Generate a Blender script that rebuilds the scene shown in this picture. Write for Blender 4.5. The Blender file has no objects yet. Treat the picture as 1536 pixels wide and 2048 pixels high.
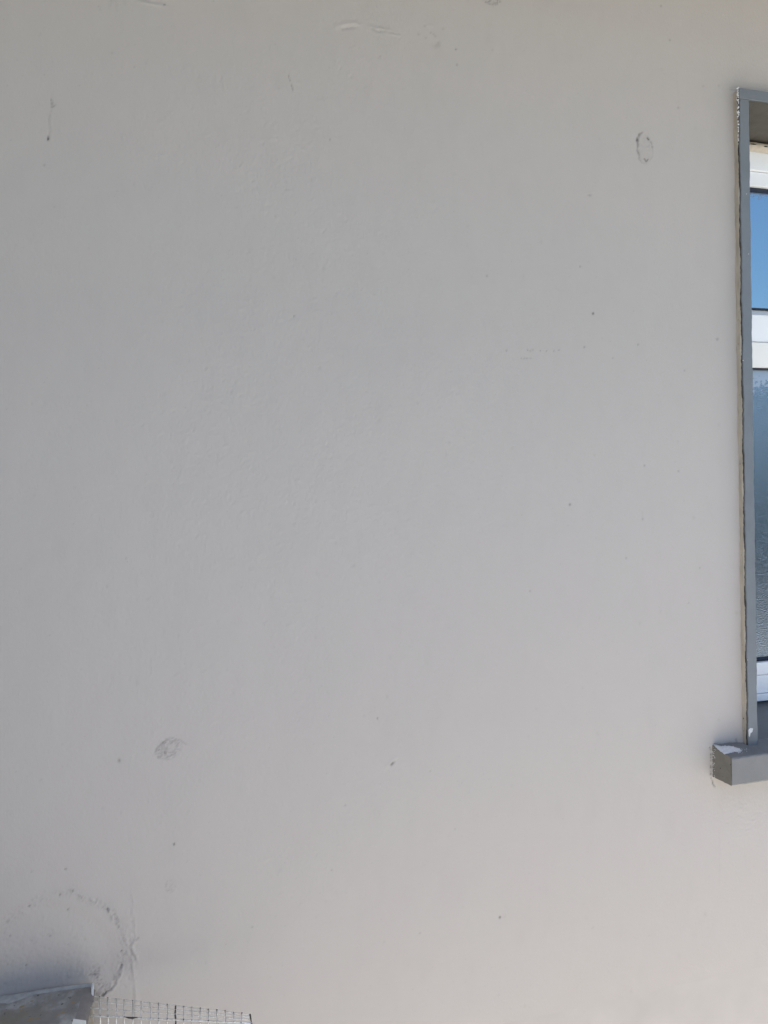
import bpy, bmesh, math, random
import numpy as np
from mathutils import Vector, Matrix

random.seed(7)
rng = np.random.default_rng(11)
S = bpy.context.scene
C = S.collection
R = math.radians

# ------------------------------------------------------------------ camera
FPX = 1500.0                       # focal length in pixels of the 1536x2048 photograph
YAW, PITCH, ROLL = R(15.0), -0.021, 0.024
CAM = Vector((0.0, -1.5, 1.5))
cam_data = bpy.data.cameras.new("camera")
cam = bpy.data.objects.new("camera", cam_data)
C.objects.link(cam)
cam_data.sensor_fit = 'VERTICAL'
cam_data.sensor_height = 36.0
cam_data.lens = FPX / 2048.0 * 36.0
cam_data.clip_start = 0.02
cam_data.clip_end = 3000.0
fwd = Vector((math.sin(YAW) * math.cos(PITCH), math.cos(YAW) * math.cos(PITCH), math.sin(PITCH)))
rot = fwd.to_track_quat('-Z', 'Y').to_matrix() @ Matrix.Rotation(-ROLL, 3, 'Z')
cam.matrix_world = Matrix.Translation(CAM) @ rot.to_4x4()
S.camera = cam

# ------------------------------------------------------------------ world and sun
SUN_EL, SUN_AZ = R(60.0), R(-130.0)        # azimuth clockwise from +Y: high from the left, the roof keeps the wall in shade
world = bpy.data.worlds.new("World")
S.world = world
world.use_nodes = True
wn, wl = world.node_tree.nodes, world.node_tree.links
wn.clear()
wo = wn.new('ShaderNodeOutputWorld')
bg = wn.new('ShaderNodeBackground')
bg.inputs["Strength"].default_value = 0.10
sky = wn.new('ShaderNodeTexSky')
sky.sky_type = 'NISHITA'
sky.sun_disc = False
sky.sun_elevation = SUN_EL
sky.sun_rotation = SUN_AZ
sky.air_density = 1.0
sky.dust_density = 1.2
sky.ozone_density = 1.0
tc = wn.new('ShaderNodeTexCoord')
mp = wn.new('ShaderNodeMapping'); mp.inputs['Scale'].default_value = (1.0, 1.0, 3.2)
nz = wn.new('ShaderNodeTexNoise'); nz.inputs['Scale'].default_value = 3.4; nz.inputs['Detail'].default_value = 9.0; nz.inputs['Roughness'].default_value = 0.62
cr = wn.new('ShaderNodeValToRGB'); cr.color_ramp.elements[0].position = 0.64; cr.color_ramp.elements[1].position = 0.80
mx = wn.new('ShaderNodeMix'); mx.data_type = 'RGBA'
wl.new(tc.outputs['Generated'], mp.inputs['Vector']); wl.new(mp.outputs['Vector'], nz.inputs['Vector'])
wl.new(nz.outputs['Fac'], cr.inputs['Fac'])
wl.new(cr.outputs['Color'], mx.inputs['Factor'])
wl.new(sky.outputs['Color'], mx.inputs['A']); mx.inputs['B'].default_value = (9.0, 9.2, 9.6, 1)
wl.new(mx.outputs['Result'], bg.inputs['Color'])
wl.new(bg.outputs[0], wo.inputs['Surface'])

sd = bpy.data.lights.new("sun", 'SUN')
sd.energy = 5.0; sd.angle = R(0.5); sd.color = (1.0, 0.95, 0.87)
sun = bpy.data.objects.new("sun", sd); C.objects.link(sun)
sdir = Vector((math.sin(SUN_AZ) * math.cos(SUN_EL), math.cos(SUN_AZ) * math.cos(SUN_EL), math.sin(SUN_EL)))
sun.rotation_euler = sdir.to_track_quat('Z', 'Y').to_euler()
sun.location = (0, 10, 20)

S.view_settings.view_transform = 'Standard'
S.view_settings.look = 'None'
S.view_settings.gamma = 1.0
S.view_settings.use_curve_mapping = False
S.view_settings.exposure = 1.61

# ------------------------------------------------------------------ helpers
def ray(px, py):
    return rot @ Vector((px - 768.0, -(py - 1024.0), -FPX))
def P(px, py, y=0.0):
    """point of the vertical plane at distance y behind (+) or before (-) the wall face"""
    d = ray(px, py); t = (y - CAM.y) / d.y
    return CAM + d * t
def H(px, py, z):
    """point of the horizontal plane at height z"""
    d = ray(px, py); t = (z - CAM.z) / d.z
    return CAM + d * t

def link(name, me, parent=None):
    o = bpy.data.objects.new(name, me); C.objects.link(o)
    if parent: o.parent = parent
    return o
def mesh_from(name, verts, faces, mat, parent=None, smooth=False):
    me = bpy.data.meshes.new(name); me.from_pydata([tuple(v) for v in verts], [], faces); me.update()
    if mat: me.materials.append(mat)
    if smooth:
        for p in me.polygons: p.use_smooth = True
    return link(name, me, parent)
def bm_obj(name, bm, mat, parent=None, smooth=False):
    bmesh.ops.recalc_face_normals(bm, faces=bm.faces)
    me = bpy.data.meshes.new(name); bm.to_mesh(me); bm.free()
    if mat: me.materials.append(mat)
    if smooth:
        for p in me.polygons: p.use_smooth = True
    return link(name, me, parent)
def bm_box(bm, a, b, bevel=0.0, seg=2):
    x0, y0, z0 = a; x1, y1, z1 = b
    vs = [bm.verts.new(p) for p in [(x0,y0,z0),(x1,y0,z0),(x1,y1,z0),(x0,y1,z0),(x0,y0,z1),(x1,y0,z1),(x1,y1,z1),(x0,y1,z1)]]
    fs = [bm.faces.new([vs[i] for i in f]) for f in ((0,3,2,1),(4,5,6,7),(0,1,5,4),(1,2,6,5),(2,3,7,6),(3,0,4,7))]
    if bevel:
        es = list({e for f in fs for e in f.edges})
        bmesh.ops.bevel(bm, geom=es, offset=bevel, segments=seg, profile=0.6, affect='EDGES')
def box(name, a, b, mat, parent=None, bevel=0.0):
    bm = bmesh.new(); bm_box(bm, a, b, bevel); return bm_obj(name, bm, mat, parent)
def tube(name, pts, r, mat, parent=None, n=6):
    bm = bmesh.new(); rings = []
    pts = [Vector(p) for p in pts]
    for i, p in enumerate(pts):
        d = (pts[min(i+1, len(pts)-1)] - pts[max(i-1, 0)]).normalized()
        u = d.orthogonal().normalized(); 
        ref = Vector((0.13, 0.2, 0.97)); 
        u = d.cross(ref).normalized(); v = d.cross(u)
        rr = r[i] if isinstance(r, (list, tuple)) else r
        rings.append([bm.verts.new(p + (u*math.cos(2*math.pi*k/n) + v*math.sin(2*math.pi*k/n))*rr) for k in range(n)])
    for a, b in zip(rings, rings[1:]):
        for k in range(n): bm.faces.new((a[k], a[(k+1)%n], b[(k+1)%n], b[k]))
    bm.faces.new(rings[0]); bm.faces.new(rings[-1])
    return bm_obj(name, bm, mat, parent, True)
def tag(o, label=None, cat=None, group=None, kind=None):
    if label: o['label'] = label
    if cat: o['category'] = cat
    if group: o['group'] = group
    if kind: o['kind'] = kind
    return o
def empty(name, loc):
    o = bpy.data.objects.new(name, None); C.objects.link(o); o.location = loc; o.empty_display_size = 0.1
    return o
def adopt(o, root):                     # parent keeping the world place of an object built in world coordinates
    o.parent = root
    o.matrix_parent_inverse = Matrix.Translation(root.location).inverted()
    return o

def material(name, col, rough=0.7, spec=0.3, var=0.06, scale=8.0, bump=0.0, bscale=120.0, bdist=0.001,
             col2=None, thr=(0.5, 0.62), p2scale=20.0, metallic=0.0, stretch=(1,1,1)):
    m = bpy.data.materials.new(name); m.use_nodes = True
    n, l = m.node_tree.nodes, m.node_tree.links
    b = n['Principled BSDF']
    b.inputs['Roughness'].default_value = rough
    b.inputs['Specular IOR Level'].default_value = spec
    b.inputs['Metallic'].default_value = metallic
    t = n.new('ShaderNodeTexCoord'); mpn = n.new('ShaderNodeMapping'); mpn.inputs['Scale'].default_value = stretch
    l.new(t.outputs['Object'], mpn.inputs['Vector'])
    nz = n.new('ShaderNodeTexNoise'); nz.inputs['Scale'].default_value = scale; nz.inputs['Detail'].default_value = 6
    l.new(mpn.outputs['Vector'], nz.inputs['Vector'])
    r = n.new('ShaderNodeMapRange'); r.inputs['From Min'].default_value = 0.3; r.inputs['From Max'].default_value = 0.7
    r.inputs['To Min'].default_value = 1 - var; r.inputs['To Max'].default_value = 1 + var
    l.new(nz.outputs['Fac'], r.inputs['Value'])
    vm = n.new('ShaderNodeVectorMath'); vm.operation = 'SCALE'
    vm.inputs[0].default_value = col[:3]
    l.new(r.outputs['Result'], vm.inputs['Scale'])
    out = vm.outputs['Vector']
    if col2:
        nz2 = n.new('ShaderNodeTexNoise'); nz2.inputs['Scale'].default_value = p2scale; nz2.inputs['Detail'].default_value = 8
        nz2.inputs['Roughness'].default_value = 0.65
        l.new(mpn.outputs['Vector'], nz2.inputs['Vector'])
        rr = n.new('ShaderNodeMapRange'); rr.inputs['From Min'].default_value = thr[0]; rr.inputs['From Max'].default_value = thr[1]
        l.new(nz2.outputs['Fac'], rr.inputs['Value'])
        mix = n.new('ShaderNodeMix'); mix.data_type = 'RGBA'
        l.new(rr.outputs['Result'], mix.inputs['Factor']); l.new(out, mix.inputs['A']); mix.inputs['B'].default_value = (*col2, 1)
        out = mix.outputs['Result']
    l.new(out, b.inputs['Base Color'])
    if bump:
        nb = n.new('ShaderNodeTexNoise'); nb.inputs['Scale'].default_value = bscale; nb.inputs['Detail'].default_value = 5
        l.new(mpn.outputs['Vector'], nb.inputs['Vector'])
        bu = n.new('ShaderNodeBump'); bu.inputs['Strength'].default_value = bump; bu.inputs['Distance'].default_value = bdist
        l.new(nb.outputs['Fac'], bu.inputs['Height']); l.new(bu.outputs['Normal'], b.inputs['Normal'])
    return m

# ------------------------------------------------------------------ materials
WALL = (0.448, 0.4155, 0.385)
M_plain = material("wall_paint_plain", WALL, 0.75, 0.25)
M_side = material("shade_side_wall_paint", (0.30, 0.27, 0.23), 0.8, 0.2, bump=0.3)
M_ground = material("patio_concrete", (0.475, 0.465, 0.448), 0.85, 0.2, var=0.15, scale=2.0, bump=0.4, bscale=60)
M_trim = material("grey_trim_paint", (0.158, 0.174, 0.188), 0.5, 0.4, var=0.05, scale=25, bump=0.35, bscale=160, bdist=0.0012)
M_sill = material("grey_sill_paint", (0.165, 0.168, 0.17), 0.55, 0.4, var=0.06, scale=22, bump=0.4, bscale=140, bdist=0.0012)
M_sillend = material("sill_end_shaded", (0.165, 0.158, 0.138), 0.7, 0.3, var=0.12, scale=60, bump=0.5, bscale=180)
M_beige = material("beige_render_edge", (0.45, 0.405, 0.335), 0.8, 0.2, var=0.16, scale=70, bump=0.5, bscale=200, stretch=(1,1,0.25))
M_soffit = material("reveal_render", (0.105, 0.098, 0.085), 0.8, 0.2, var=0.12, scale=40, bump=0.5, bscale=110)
M_caulk = material("cream_caulk", (0.55, 0.49, 0.41), 0.75, 0.2, var=0.12, scale=60, bump=0.5, bscale=220)
M_dark = material("dark_gap", (0.045, 0.042, 0.038), 0.9, 0.1)
M_chip = material("white_plaster", (0.62, 0.62, 0.62), 0.85, 0.2, var=0.1, scale=200, bump=0.6, bscale=400)
M_pvc = material("white_pvc", (0.88, 0.885, 0.89), 0.35, 0.5, var=0.015, scale=8)
M_gasket = material("black_gasket", (0.012, 0.016, 0.03), 0.5, 0.4)
M_wire = material("galvanised_wire", (0.70, 0.69, 0.65), 0.45, 0.5, metallic=0.45, var=0.25, scale=220)
M_weld = material("rusty_weld", (0.09, 0.082, 0.075), 0.7, 0.3, metallic=0.3)
M_room = material("room_plaster", (0.10, 0.11, 0.12), 0.9, 0.1)
M_roof = material("shade_roof_paint", (0.24, 0.235, 0.23), 0.8, 0.2)
M_hill = material("hill_scrub", (0.055, 0.075, 0.06), 0.95, 0.1, var=0.3, scale=0.15)

def box_material():
    m = material("weathered_grey_metal", (0.235, 0.225, 0.205), 0.7, 0.4, var=0.14, scale=30, bump=0.6, bscale=130, bdist=0.0015,
                 col2=(0.40, 0.39, 0.37), thr=(0.46, 0.62), p2scale=19, stretch=(1, 0.75, 1))
    n, l = m.node_tree.nodes, m.node_tree.links
    b = n['Principled BSDF']; src = b.inputs['Base Color'].links[0].from_socket
    t = n.new('ShaderNodeTexCoord')
    for (sc, lo, hi, colr, seed) in ((9.0, 0.52, 0.62, (0.23, 0.21, 0.165), 3.1), (48.0, 0.64, 0.68, (0.30, 0.22, 0.12), 9.4), (85.0, 0.66, 0.70, (0.09, 0.085, 0.075), 5.7)):
        mp = n.new('ShaderNodeMapping'); mp.inputs['Location'].default_value = (seed, seed*2, 0)
        nz = n.new('ShaderNodeTexNoise'); nz.inputs['Scale'].default_value = sc; nz.inputs['Detail'].default_value = 5
        rr = n.new('ShaderNodeMapRange'); rr.inputs['From Min'].default_value = lo; rr.inputs['From Max'].default_value = hi
        mix = n.new('ShaderNodeMix'); mix.data_type = 'RGBA'
        l.new(t.outputs['Object'], mp.inputs['Vector']); l.new(mp.outputs['Vector'], nz.inputs['Vector']); l.new(nz.outputs['Fac'], rr.inputs['Value'])
        l.new(rr.outputs['Result'], mix.inputs['Factor']); l.new(src, mix.inputs['A']); mix.inputs['B'].default_value = (*colr, 1)
        src = mix.outputs['Result']
    l.new(src, b.inputs['Base Color'])
    return m
M_box = box_material()
M_cream = material("sunlit_cream", (0.86, 0.83, 0.74), 0.5, 0.4, var=0.05, scale=40)

def glass_material(name, rough, refl, tint, bump=0.0, bscale=300.0, milk=None):
    """solar-control glass: a reflecting coat over a tinted see-through pane"""
    m = bpy.data.materials.new(name); m.use_nodes = True
    n, l = m.node_tree.nodes, m.node_tree.links
    n.clear()
    o = n.new('ShaderNodeOutputMaterial'); mix = n.new('ShaderNodeMixShader')
    g = n.new('ShaderNodeBsdfGlossy'); g.inputs['Roughness'].default_value = rough; g.inputs['Color'].default_value = (*tint, 1)
    t = n.new('ShaderNodeBsdfTransparent'); t.inputs['Color'].default_value = (0.25, 0.32, 0.38, 1)
    if milk:                                    # obscured glass scatters light in its rolled pattern
        t = n.new('ShaderNodeBsdfDiffuse'); t.inputs['Color'].default_value = (*milk, 1)
    mix.inputs['Fac'].default_value = refl
    l.new(t.outputs[0], mix.inputs[1]); l.new(g.outputs[0], mix.inputs[2]); l.new(mix.outputs[0], o.inputs['Surface'])
    if bump:
        c = n.new('ShaderNodeTexCoord'); nb = n.new('ShaderNodeTexNoise'); nb.inputs['Scale'].default_value = bscale; nb.inputs['Detail'].default_value = 3
        bu = n.new('ShaderNodeBump'); bu.inputs['Strength'].default_value = bump; bu.inputs['Distance'].default_value = 0.001
        l.new(c.outputs['Object'], nb.inputs['Vector']); l.new(nb.outputs['Fac'], bu.inputs['Height']); l.new(bu.outputs['Normal'], g.inputs['Normal'])
    return m
M_glass_clear = glass_material("solar_glass_clear", 0.015, 0.40, (0.62, 0.87, 1.0))
M_glass_tex = glass_material("solar_glass_textured", 0.07, 0.27, (0.68, 0.83, 1.0), bump=0.8, bscale=330, milk=(0.036, 0.046, 0.066))

def add_pale_band(m, z_lo, z_hi, col):
    """ragged pale band mixed into the colour at the top of the pane"""
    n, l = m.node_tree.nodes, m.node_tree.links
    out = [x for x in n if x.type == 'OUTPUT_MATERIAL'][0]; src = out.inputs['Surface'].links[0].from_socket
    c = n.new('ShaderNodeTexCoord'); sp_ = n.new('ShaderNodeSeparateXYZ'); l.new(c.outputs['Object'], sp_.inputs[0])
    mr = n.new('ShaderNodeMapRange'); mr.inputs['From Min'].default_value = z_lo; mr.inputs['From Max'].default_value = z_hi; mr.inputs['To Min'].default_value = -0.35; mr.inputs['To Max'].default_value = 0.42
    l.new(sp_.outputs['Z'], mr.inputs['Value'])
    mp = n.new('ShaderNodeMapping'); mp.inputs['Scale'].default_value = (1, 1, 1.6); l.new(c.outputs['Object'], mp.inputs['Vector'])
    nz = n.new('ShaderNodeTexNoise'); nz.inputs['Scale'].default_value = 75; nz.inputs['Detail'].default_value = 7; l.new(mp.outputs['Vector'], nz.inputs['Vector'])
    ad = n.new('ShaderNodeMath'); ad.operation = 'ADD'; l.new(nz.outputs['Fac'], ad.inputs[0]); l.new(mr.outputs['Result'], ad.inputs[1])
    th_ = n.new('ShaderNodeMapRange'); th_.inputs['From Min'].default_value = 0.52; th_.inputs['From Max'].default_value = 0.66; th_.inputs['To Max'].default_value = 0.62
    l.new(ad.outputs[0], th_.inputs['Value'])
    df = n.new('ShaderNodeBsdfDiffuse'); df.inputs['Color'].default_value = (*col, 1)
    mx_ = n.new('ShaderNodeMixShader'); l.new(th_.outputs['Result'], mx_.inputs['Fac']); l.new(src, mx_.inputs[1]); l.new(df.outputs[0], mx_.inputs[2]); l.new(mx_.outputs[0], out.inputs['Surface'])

# ------------------------------------------------------------------ wall face: relief built as real displacement
XO0 = P(1504.8, 800, -0.02).x          # left edge of the window opening
XO1 = XO0 + 1.25
ZO1 = P(1497, 200, -0.022).z         # top of the opening
ZO0 = P(1500, 1480, 0.0).z           # bottom of the opening (sill level)

X0, X1, Z0, Z1 = -0.46, 1.56, 0.34, 2.66
STEP = 0.0025
nx = int((X1 - X0) / STEP) + 1; nzv = int((Z1 - Z0) / STEP) + 1
xs = np.linspace(X0, X1, nx); zs = np.linspace(Z0, Z1, nzv)
GX, GZ = np.meshgrid(xs, zs)
# photograph coordinates of every wall vertex, used only to know which zone of the wall has which trowel marks
ri = np.array(rot.transposed())
dx = GX - CAM.x; dy = np.full_like(GX, -CAM.y); dz = GZ - CAM.z
cx = ri[0,0]*dx + ri[0,1]*dy + ri[0,2]*dz; cy = ri[1,0]*dx + ri[1,1]*dy + ri[1,2]*dz; cz = ri[2,0]*dx + ri[2,1]*dy + ri[2,2]*dz
UX = 768 + FPX * cx / (-cz); UY = 1024 - FPX * cy / (-cz)

def fnoise(lx, lz, seed):
    """band-limited noise with correlation lengths lx, lz (m), unit variance"""
    g = np.random.default_rng(seed).standard_normal((nzv, nx))
    fx = np.fft.rfftfreq(nx, STEP)[None, :]; fz = np.fft.fftfreq(nzv, STEP)[:, None]
    k = np.exp(-0.5 * ((fx * lx * 2.2) ** 2 + (fz * lz * 2.2) ** 2))
    a = np.fft.irfft2(np.fft.rfft2(g) * k, s=(nzv, nx)); a -= a.mean(); return a / a.std()
def sm(a, lo, hi):
    t = np.clip((a - lo) / (hi - lo), 0, 1); return t * t * (3 - 2 * t)
def gauss(u, v, ru, rv):
    return np.exp(-((UX - u) / ru) ** 2 - ((UY - v) / rv) ** 2)

HGT = np.zeros_like(GX); GR = np.zeros_like(GX)  # GR: dirt tones, plus the shade of cracks and pits put into colour
zone = np.clip(0.25 + 1.0 * gauss(560, 700, 420, 900) + 0.5 * gauss(400, 1500, 350, 400), 0, 1.15)
zone *= 0.75 + 0.35 * sm(fnoise(0.09, 0.12, 3), -1.5, 1.5)
fine = fnoise(0.0017, 0.0040, 1); mid = fnoise(0.005, 0.010, 2); diag = fnoise(0.004, 0.004, 4)
HGT += zone * (0.00013 * fine + 0.00003 * mid) + 0.00005 * diag + 0.00045 * zone * np.clip(fnoise(0.0018, 0.0042, 8) - 1.9, 0, 2)
HGT += 0.0004 * fnoise(0.16, 0.22, 5) + 0.00010 * fnoise(0.03, 0.05, 6)
# scattered pinholes and lifted nibs
for k in range(520):
    u, v = rng.uniform(0, 1490), rng.uniform(0, 2040)
    s = rng.uniform(1.6, 3.0); a = rng.uniform(0.4, 1) ** 2
    i = int(np.clip((P(u, v).z - Z0) / STEP, 3, nzv - 4)); j = int(np.clip((P(u, v).x - X0) / STEP, 3, nx - 4))
    sl = (slice(i-3, i+4), slice(j-3, j+4))
    gg = np.exp(-((UX[sl] - u) / s) ** 2 - ((UY[sl] - v) / (s * rng.uniform(1, 1.8))) ** 2)
    HGT[sl] += gg * a * rng.choice([-0.0007, -0.0005, 0.0005]); GR[sl] += gg * a * 0.10 * (rng.random() < 0.5)

BRK = fnoise(0.004, 0.004, 77)
def seg_dist(u0, v0, u1, v1):
    du, dv = u1 - u0, v1 - v0; L2 = du*du + dv*dv + 1e-9
    t = np.clip(((UX - u0) * du + (UY - v0) * dv) / L2, 0, 1)
    return np.hypot(UX - u0 - t * du, UY - v0 - t * dv)
def local(u0, v0, u1, v1, pad=16):
    i0 = int(np.clip((min(P(u0, v0).z, P(u1, v1).z) - Z0) / STEP - pad, 0, nzv)); i1 = int(np.clip((max(P(u0, v0).z, P(u1, v1).z) - Z0) / STEP + pad, 0, nzv))
    j0 = int(np.clip((min(P(u0, v0).x, P(u1, v1).x) - X0) / STEP - pad, 0, nx)); j1 = int(np.clip((max(P(u0, v0).x, P(u1, v1).x) - X0) / STEP + pad, 0, nx))
    return (slice(i0, i1), slice(j0, j1))
def line(pts, w=1.8, depth=-0.0008, grime_shade=0.5, wob=0.0, lip=0.0, ws=None):
    for k, ((u0, v0), (u1, v1)) in enumerate(zip(pts, pts[1:])):
        br = 0.55 + 0.45 * rng.random()
        if wob:
            u0 += rng.uniform(-wob, wob); v0 += rng.uniform(-wob, wob)
        sl = local(u0, v0, u1, v1)
        uu, vv = UX[sl], UY[sl]
        du, dv = u1 - u0, v1 - v0; L2 = du*du + dv*dv + 1e-9
        t = np.clip(((uu - u0) * du + (vv - v0) * dv) / L2, 0, 1)
        d = np.hypot(uu - u0 - t * du, vv - v0 - t * dv)
        ww = w if ws is None else ws[k]
        g = np.exp(-(d / ww) ** 2)
        HGT[sl] = np.where(np.abs(depth) * g > 1e-6, HGT[sl] + br * depth * g, HGT[sl])
        if lip:
            n = ((uu - u0) * dv - (vv - v0) * du) / math.sqrt(L2)
            HGT[sl] += lip * np.exp(-((n - 2.2 * ww) / (1.6 * ww)) ** 2) * (d < 6 * ww)
        GR[sl] = np.maximum(GR[sl], br * grime_shade * g * np.clip(1.15 + 0.5 * BRK[sl], 0.4, 1.6))
def dot(u, v, r=2.0, depth=-0.001, grime_shade=0.8, rv=None):
    sl = local(u, v, u, v)
    g = np.exp(-((UX[sl] - u) / r) ** 2 - ((UY[sl] - v) / (rv or r)) ** 2)
    HGT[sl] += depth * g; GR[sl] = np.maximum(GR[sl], grime_shade * g)

# cracks, scratches and nicks
line([(102,198),(104,208),(104,214)], 1.9, -0.0008, 0.50); line([(104,214),(99,232),(98,244),(100,262),(97,272)], 1.5, -0.0005, 0.16, lip=0.0002)
line([(106,213),(110,210)], 1.4, -0.0005, 0.3)
line([(97,272),(96,280)], 1.9, -0.0009, 0.75)
line([(577,150),(580,162)], 1.4, -0.0006, 0.22); line([(582,168),(585,179)], 1.5, -0.0006, 0.26, lip=0.0003)
line([(275,3),(300,7),(333,12)], 2.4, 0.0010, 0.0, lip=-0.0003); dot(329, 9, 1.8)
for k in range(9): line([(218+k*4, 0),(217+k*4+rng.uniform(-3,3), 10+rng.uniform(0,6))], 1.6, rng.choice([-0.0006,0.0006]), 0.05)
line([(198,13),(199,19)], 1.5, -0.0006, 0.3)
line([(686,57),(700,54),(711,55)], 3.0, -0.0011, 0.10, lip=0.0006); line([(711,57),(745,60)], 1.6, 0.0005, 0)
line([(745,59),(758,62),(770,63)], 2.0, -0.0009, 0.22, lip=0.0005); line([(770,66),(785,69),(800,71)], 1.8, 0.0007, 0)
for u, v in ((862,66),(868,68),(871,72),(837,69),(850,52),(886,58),(852,76)): dot(u, v, 2.2, rng.choice([-0.0008, 0.0006]), 0.2)
dot(874, 88, 6.0, -0.0012, 0.12); dot(876, 84, 2, -0.0005, 0.25); dot(912, 98, 1.8, -0.001, 0.5); line([(757,116),(760,112)],1.6,-0.0006,0.1)
line([(849,52),(858,50),(866,52)], 1.6, 0.0007, 0)
# small marks
for u, v, r, g in ((1180,390,2.2,0.28),(1186,627,1.9,0.95),(1160,533,1.8,0.35),(1357,215,1.9,0.3),(1340,80,1.7,0.35),(1322,12,1.7,0.4),(1169,694,1.8,0.4),
                   (1140,1009,2.0,0.55),(1285,1038,1.6,0.3),(755,1437,1.6,0.5),(860,1542,1.6,0.25),(348,1688,1.8,0.9),(1000,1835,1.9,0.9),
                   (238,1521,2.8,0.45),(1353,1975,1.6,0.35),(910,1658,1.6,0.2),(252,1117,1.6,0.2),(840,1866,1.5,0.3),(663,1740,1.5,0.25),(690,1610,1.5,0.3),
                   (1252,1116,1.7,0.35),(1060,1182,1.6,0.3),(1400,1136,1.5,0.3),(1378,1206,1.5,0.25),(504,1854,1.6,0.4),(914,129,1.7,0.4),(985,100,1.6,0.2),
                   (88,330,2.2,0.25),(108,414,1.6,0.2),(224,106,1.6,0.25),(268,134,1.6,0.15),(660,279,1.6,0.3),(588,632,1.7,0.35),(1289,931,1.7,0.3),(1357,942,1.8,0.3),
                   (1226,716,1.5,0.3),(1276,689,1.6,0.35),(1369,741,1.6,0.3),(1435,678,2.4,0.35),(974,552,1.8,0.35),(1407,172,1.6,0.2),(1438,171,2.4,0.15)):
    dot(u, v, r, -0.0009, g, r * 1.25)
line([(782,1530),(788,1524)], 2.2, -0.0010, 0.55, lip=0.0005); line([(1176,390),(1183,389)], 1.6, -0.0005, 0.15, lip=0.0004)
for u in (1013,1056,1061,1066,1081,1093,1108,1118): dot(u, 701 + rng.uniform(-2,1), 1.5, -0.0006, 0.42)
for u in (1043,1049,1054,1062): dot(u, 716, 1.5, -0.0006, 0.35)
line([(1043,698),(1122,699)], 1.2, 0.0002, 0); line([(1352,140),(1357,200),(1359,245)], 1.4, 0.0004, 0.03); line([(1438,1655),(1440,1700),(1439,1770)], 1.3, -0.0003, 0.06)
line([(304,1322),(304,1352)], 1.6, 0.0006, 0.0); line([(1284,1022),(1285,1042)], 1.2, -0.0004, 0.1)
# oval filled hole near the window
oval = [(1285,265),(1279,268),(1275,275),(1274,281),(1276,290),(1275,300),(1278,310),(1278,318),(1284,325)]
line(oval, 1.8, -0.0011, 0.40, wob=0.8, lip=0.0003, ws=[1.6,2.2,2.6,1.6,1.8,2.0,1.6,1.4])
line([(1274,275),(1275,283)], 1.6, -0.0008, 0.85); line([(1295,276),(1297,279)], 1.8, -0.001, 0.8); line([(1298,281),(1302,284),(1304,291),(1305,295)], 1.8, -0.0009, 0.42, wob=0.4)
line([(1305,298),(1305,312),(1300,320)], 1.5, -0.0005, 0.16, wob=0.6); line([(1288,318),(1292,323),(1296,319)], 1.6, -0.001, 0.75); line([(1284,326),(1292,328)],1.5,-0.0005,0.12)
HGT += 0.0003 * gauss(1290, 297, 12, 24) * fnoise(0.003, 0.003, 21)
GR = np.maximum(GR, 0.05 * (1 - sm(((UX-1290)/15)**2 + ((UY-297)/30)**2, 0.6, 1.5)) * np.clip(1 + 0.3 * BRK, 0.4, 1.6))
# rough smudges: mid-left, top, lower-left small
def smudge(u, v, ru, rv, ang, a_h, a_g, seed, hollow=None):
    c, s = math.cos(ang), math.sin(ang)
    p = ((UX - u) * c + (UY - v) * s) / ru; q = (-(UX - u) * s + (UY - v) * c) / rv
    rr = p*p + q*q; mask = 1 - sm(rr, 0.55, 1.25)
    t = fnoise(0.0024, 0.0024, seed)
    g = mask * a_g * np.clip(0.55 + 0.5 * t, 0, 1.6)
    if hollow is not None:
        g *= 1 - 0.8 * gauss(*hollow)
    np.maximum(GR, g, out=GR); HGT[:] += mask * a_h * t
smudge(337, 1497, 29, 21, -0.5, 0.00035, 0.30, 31, (348, 1494, 13, 10))
line([(310,1503),(314,1496),(323,1487),(335,1478)], 1.7, -0.0008, 0.38, wob=0.7); dot(317, 1514, 2.2, -0.001, 0.5); dot(322,1507,2.5,-0.0007,0.3)
line([(345,1482),(360,1480),(372,1488)], 1.4, -0.0005, 0.18, wob=1.0)
smudge(983, 0, 20, 11, 0.25, 0.0003, 0.34, 32)
smudge(340, 1772, 12, 14, 0, 0.0002, 0.12, 33)
# long vertical ridge left by a board, with squiggles
line([(262,1790),(264,1805),(263,1820),(266,1838),(267,1850),(267,1866),(268,1880)], 1.4, -0.0004, 0.05, wob=1.0, lip=0.0004)
line([(263,1905),(262,1925),(264,1945),(265,1960),(266,1980),(267,2000),(268,2022),(269,2048)], 1.5, -0.0005, 0.06, wob=0.4, lip=0.0005)
line([(272,1905),(274,1990),(277,2048)], 3.0, 0.0008, 0.0)
line([(276,1876),(272,1880)], 2.0, -0.0010, 0.35); line([(264,1884),(260,1892),(262,1902),(268,1912),(271,1922)], 1.9, -0.0009, 0.22, wob=0.8, lip=0.0005)
line([(262,1500),(264,1650),(264,1780)], 1.6, 0.00018, 0.0)
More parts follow.
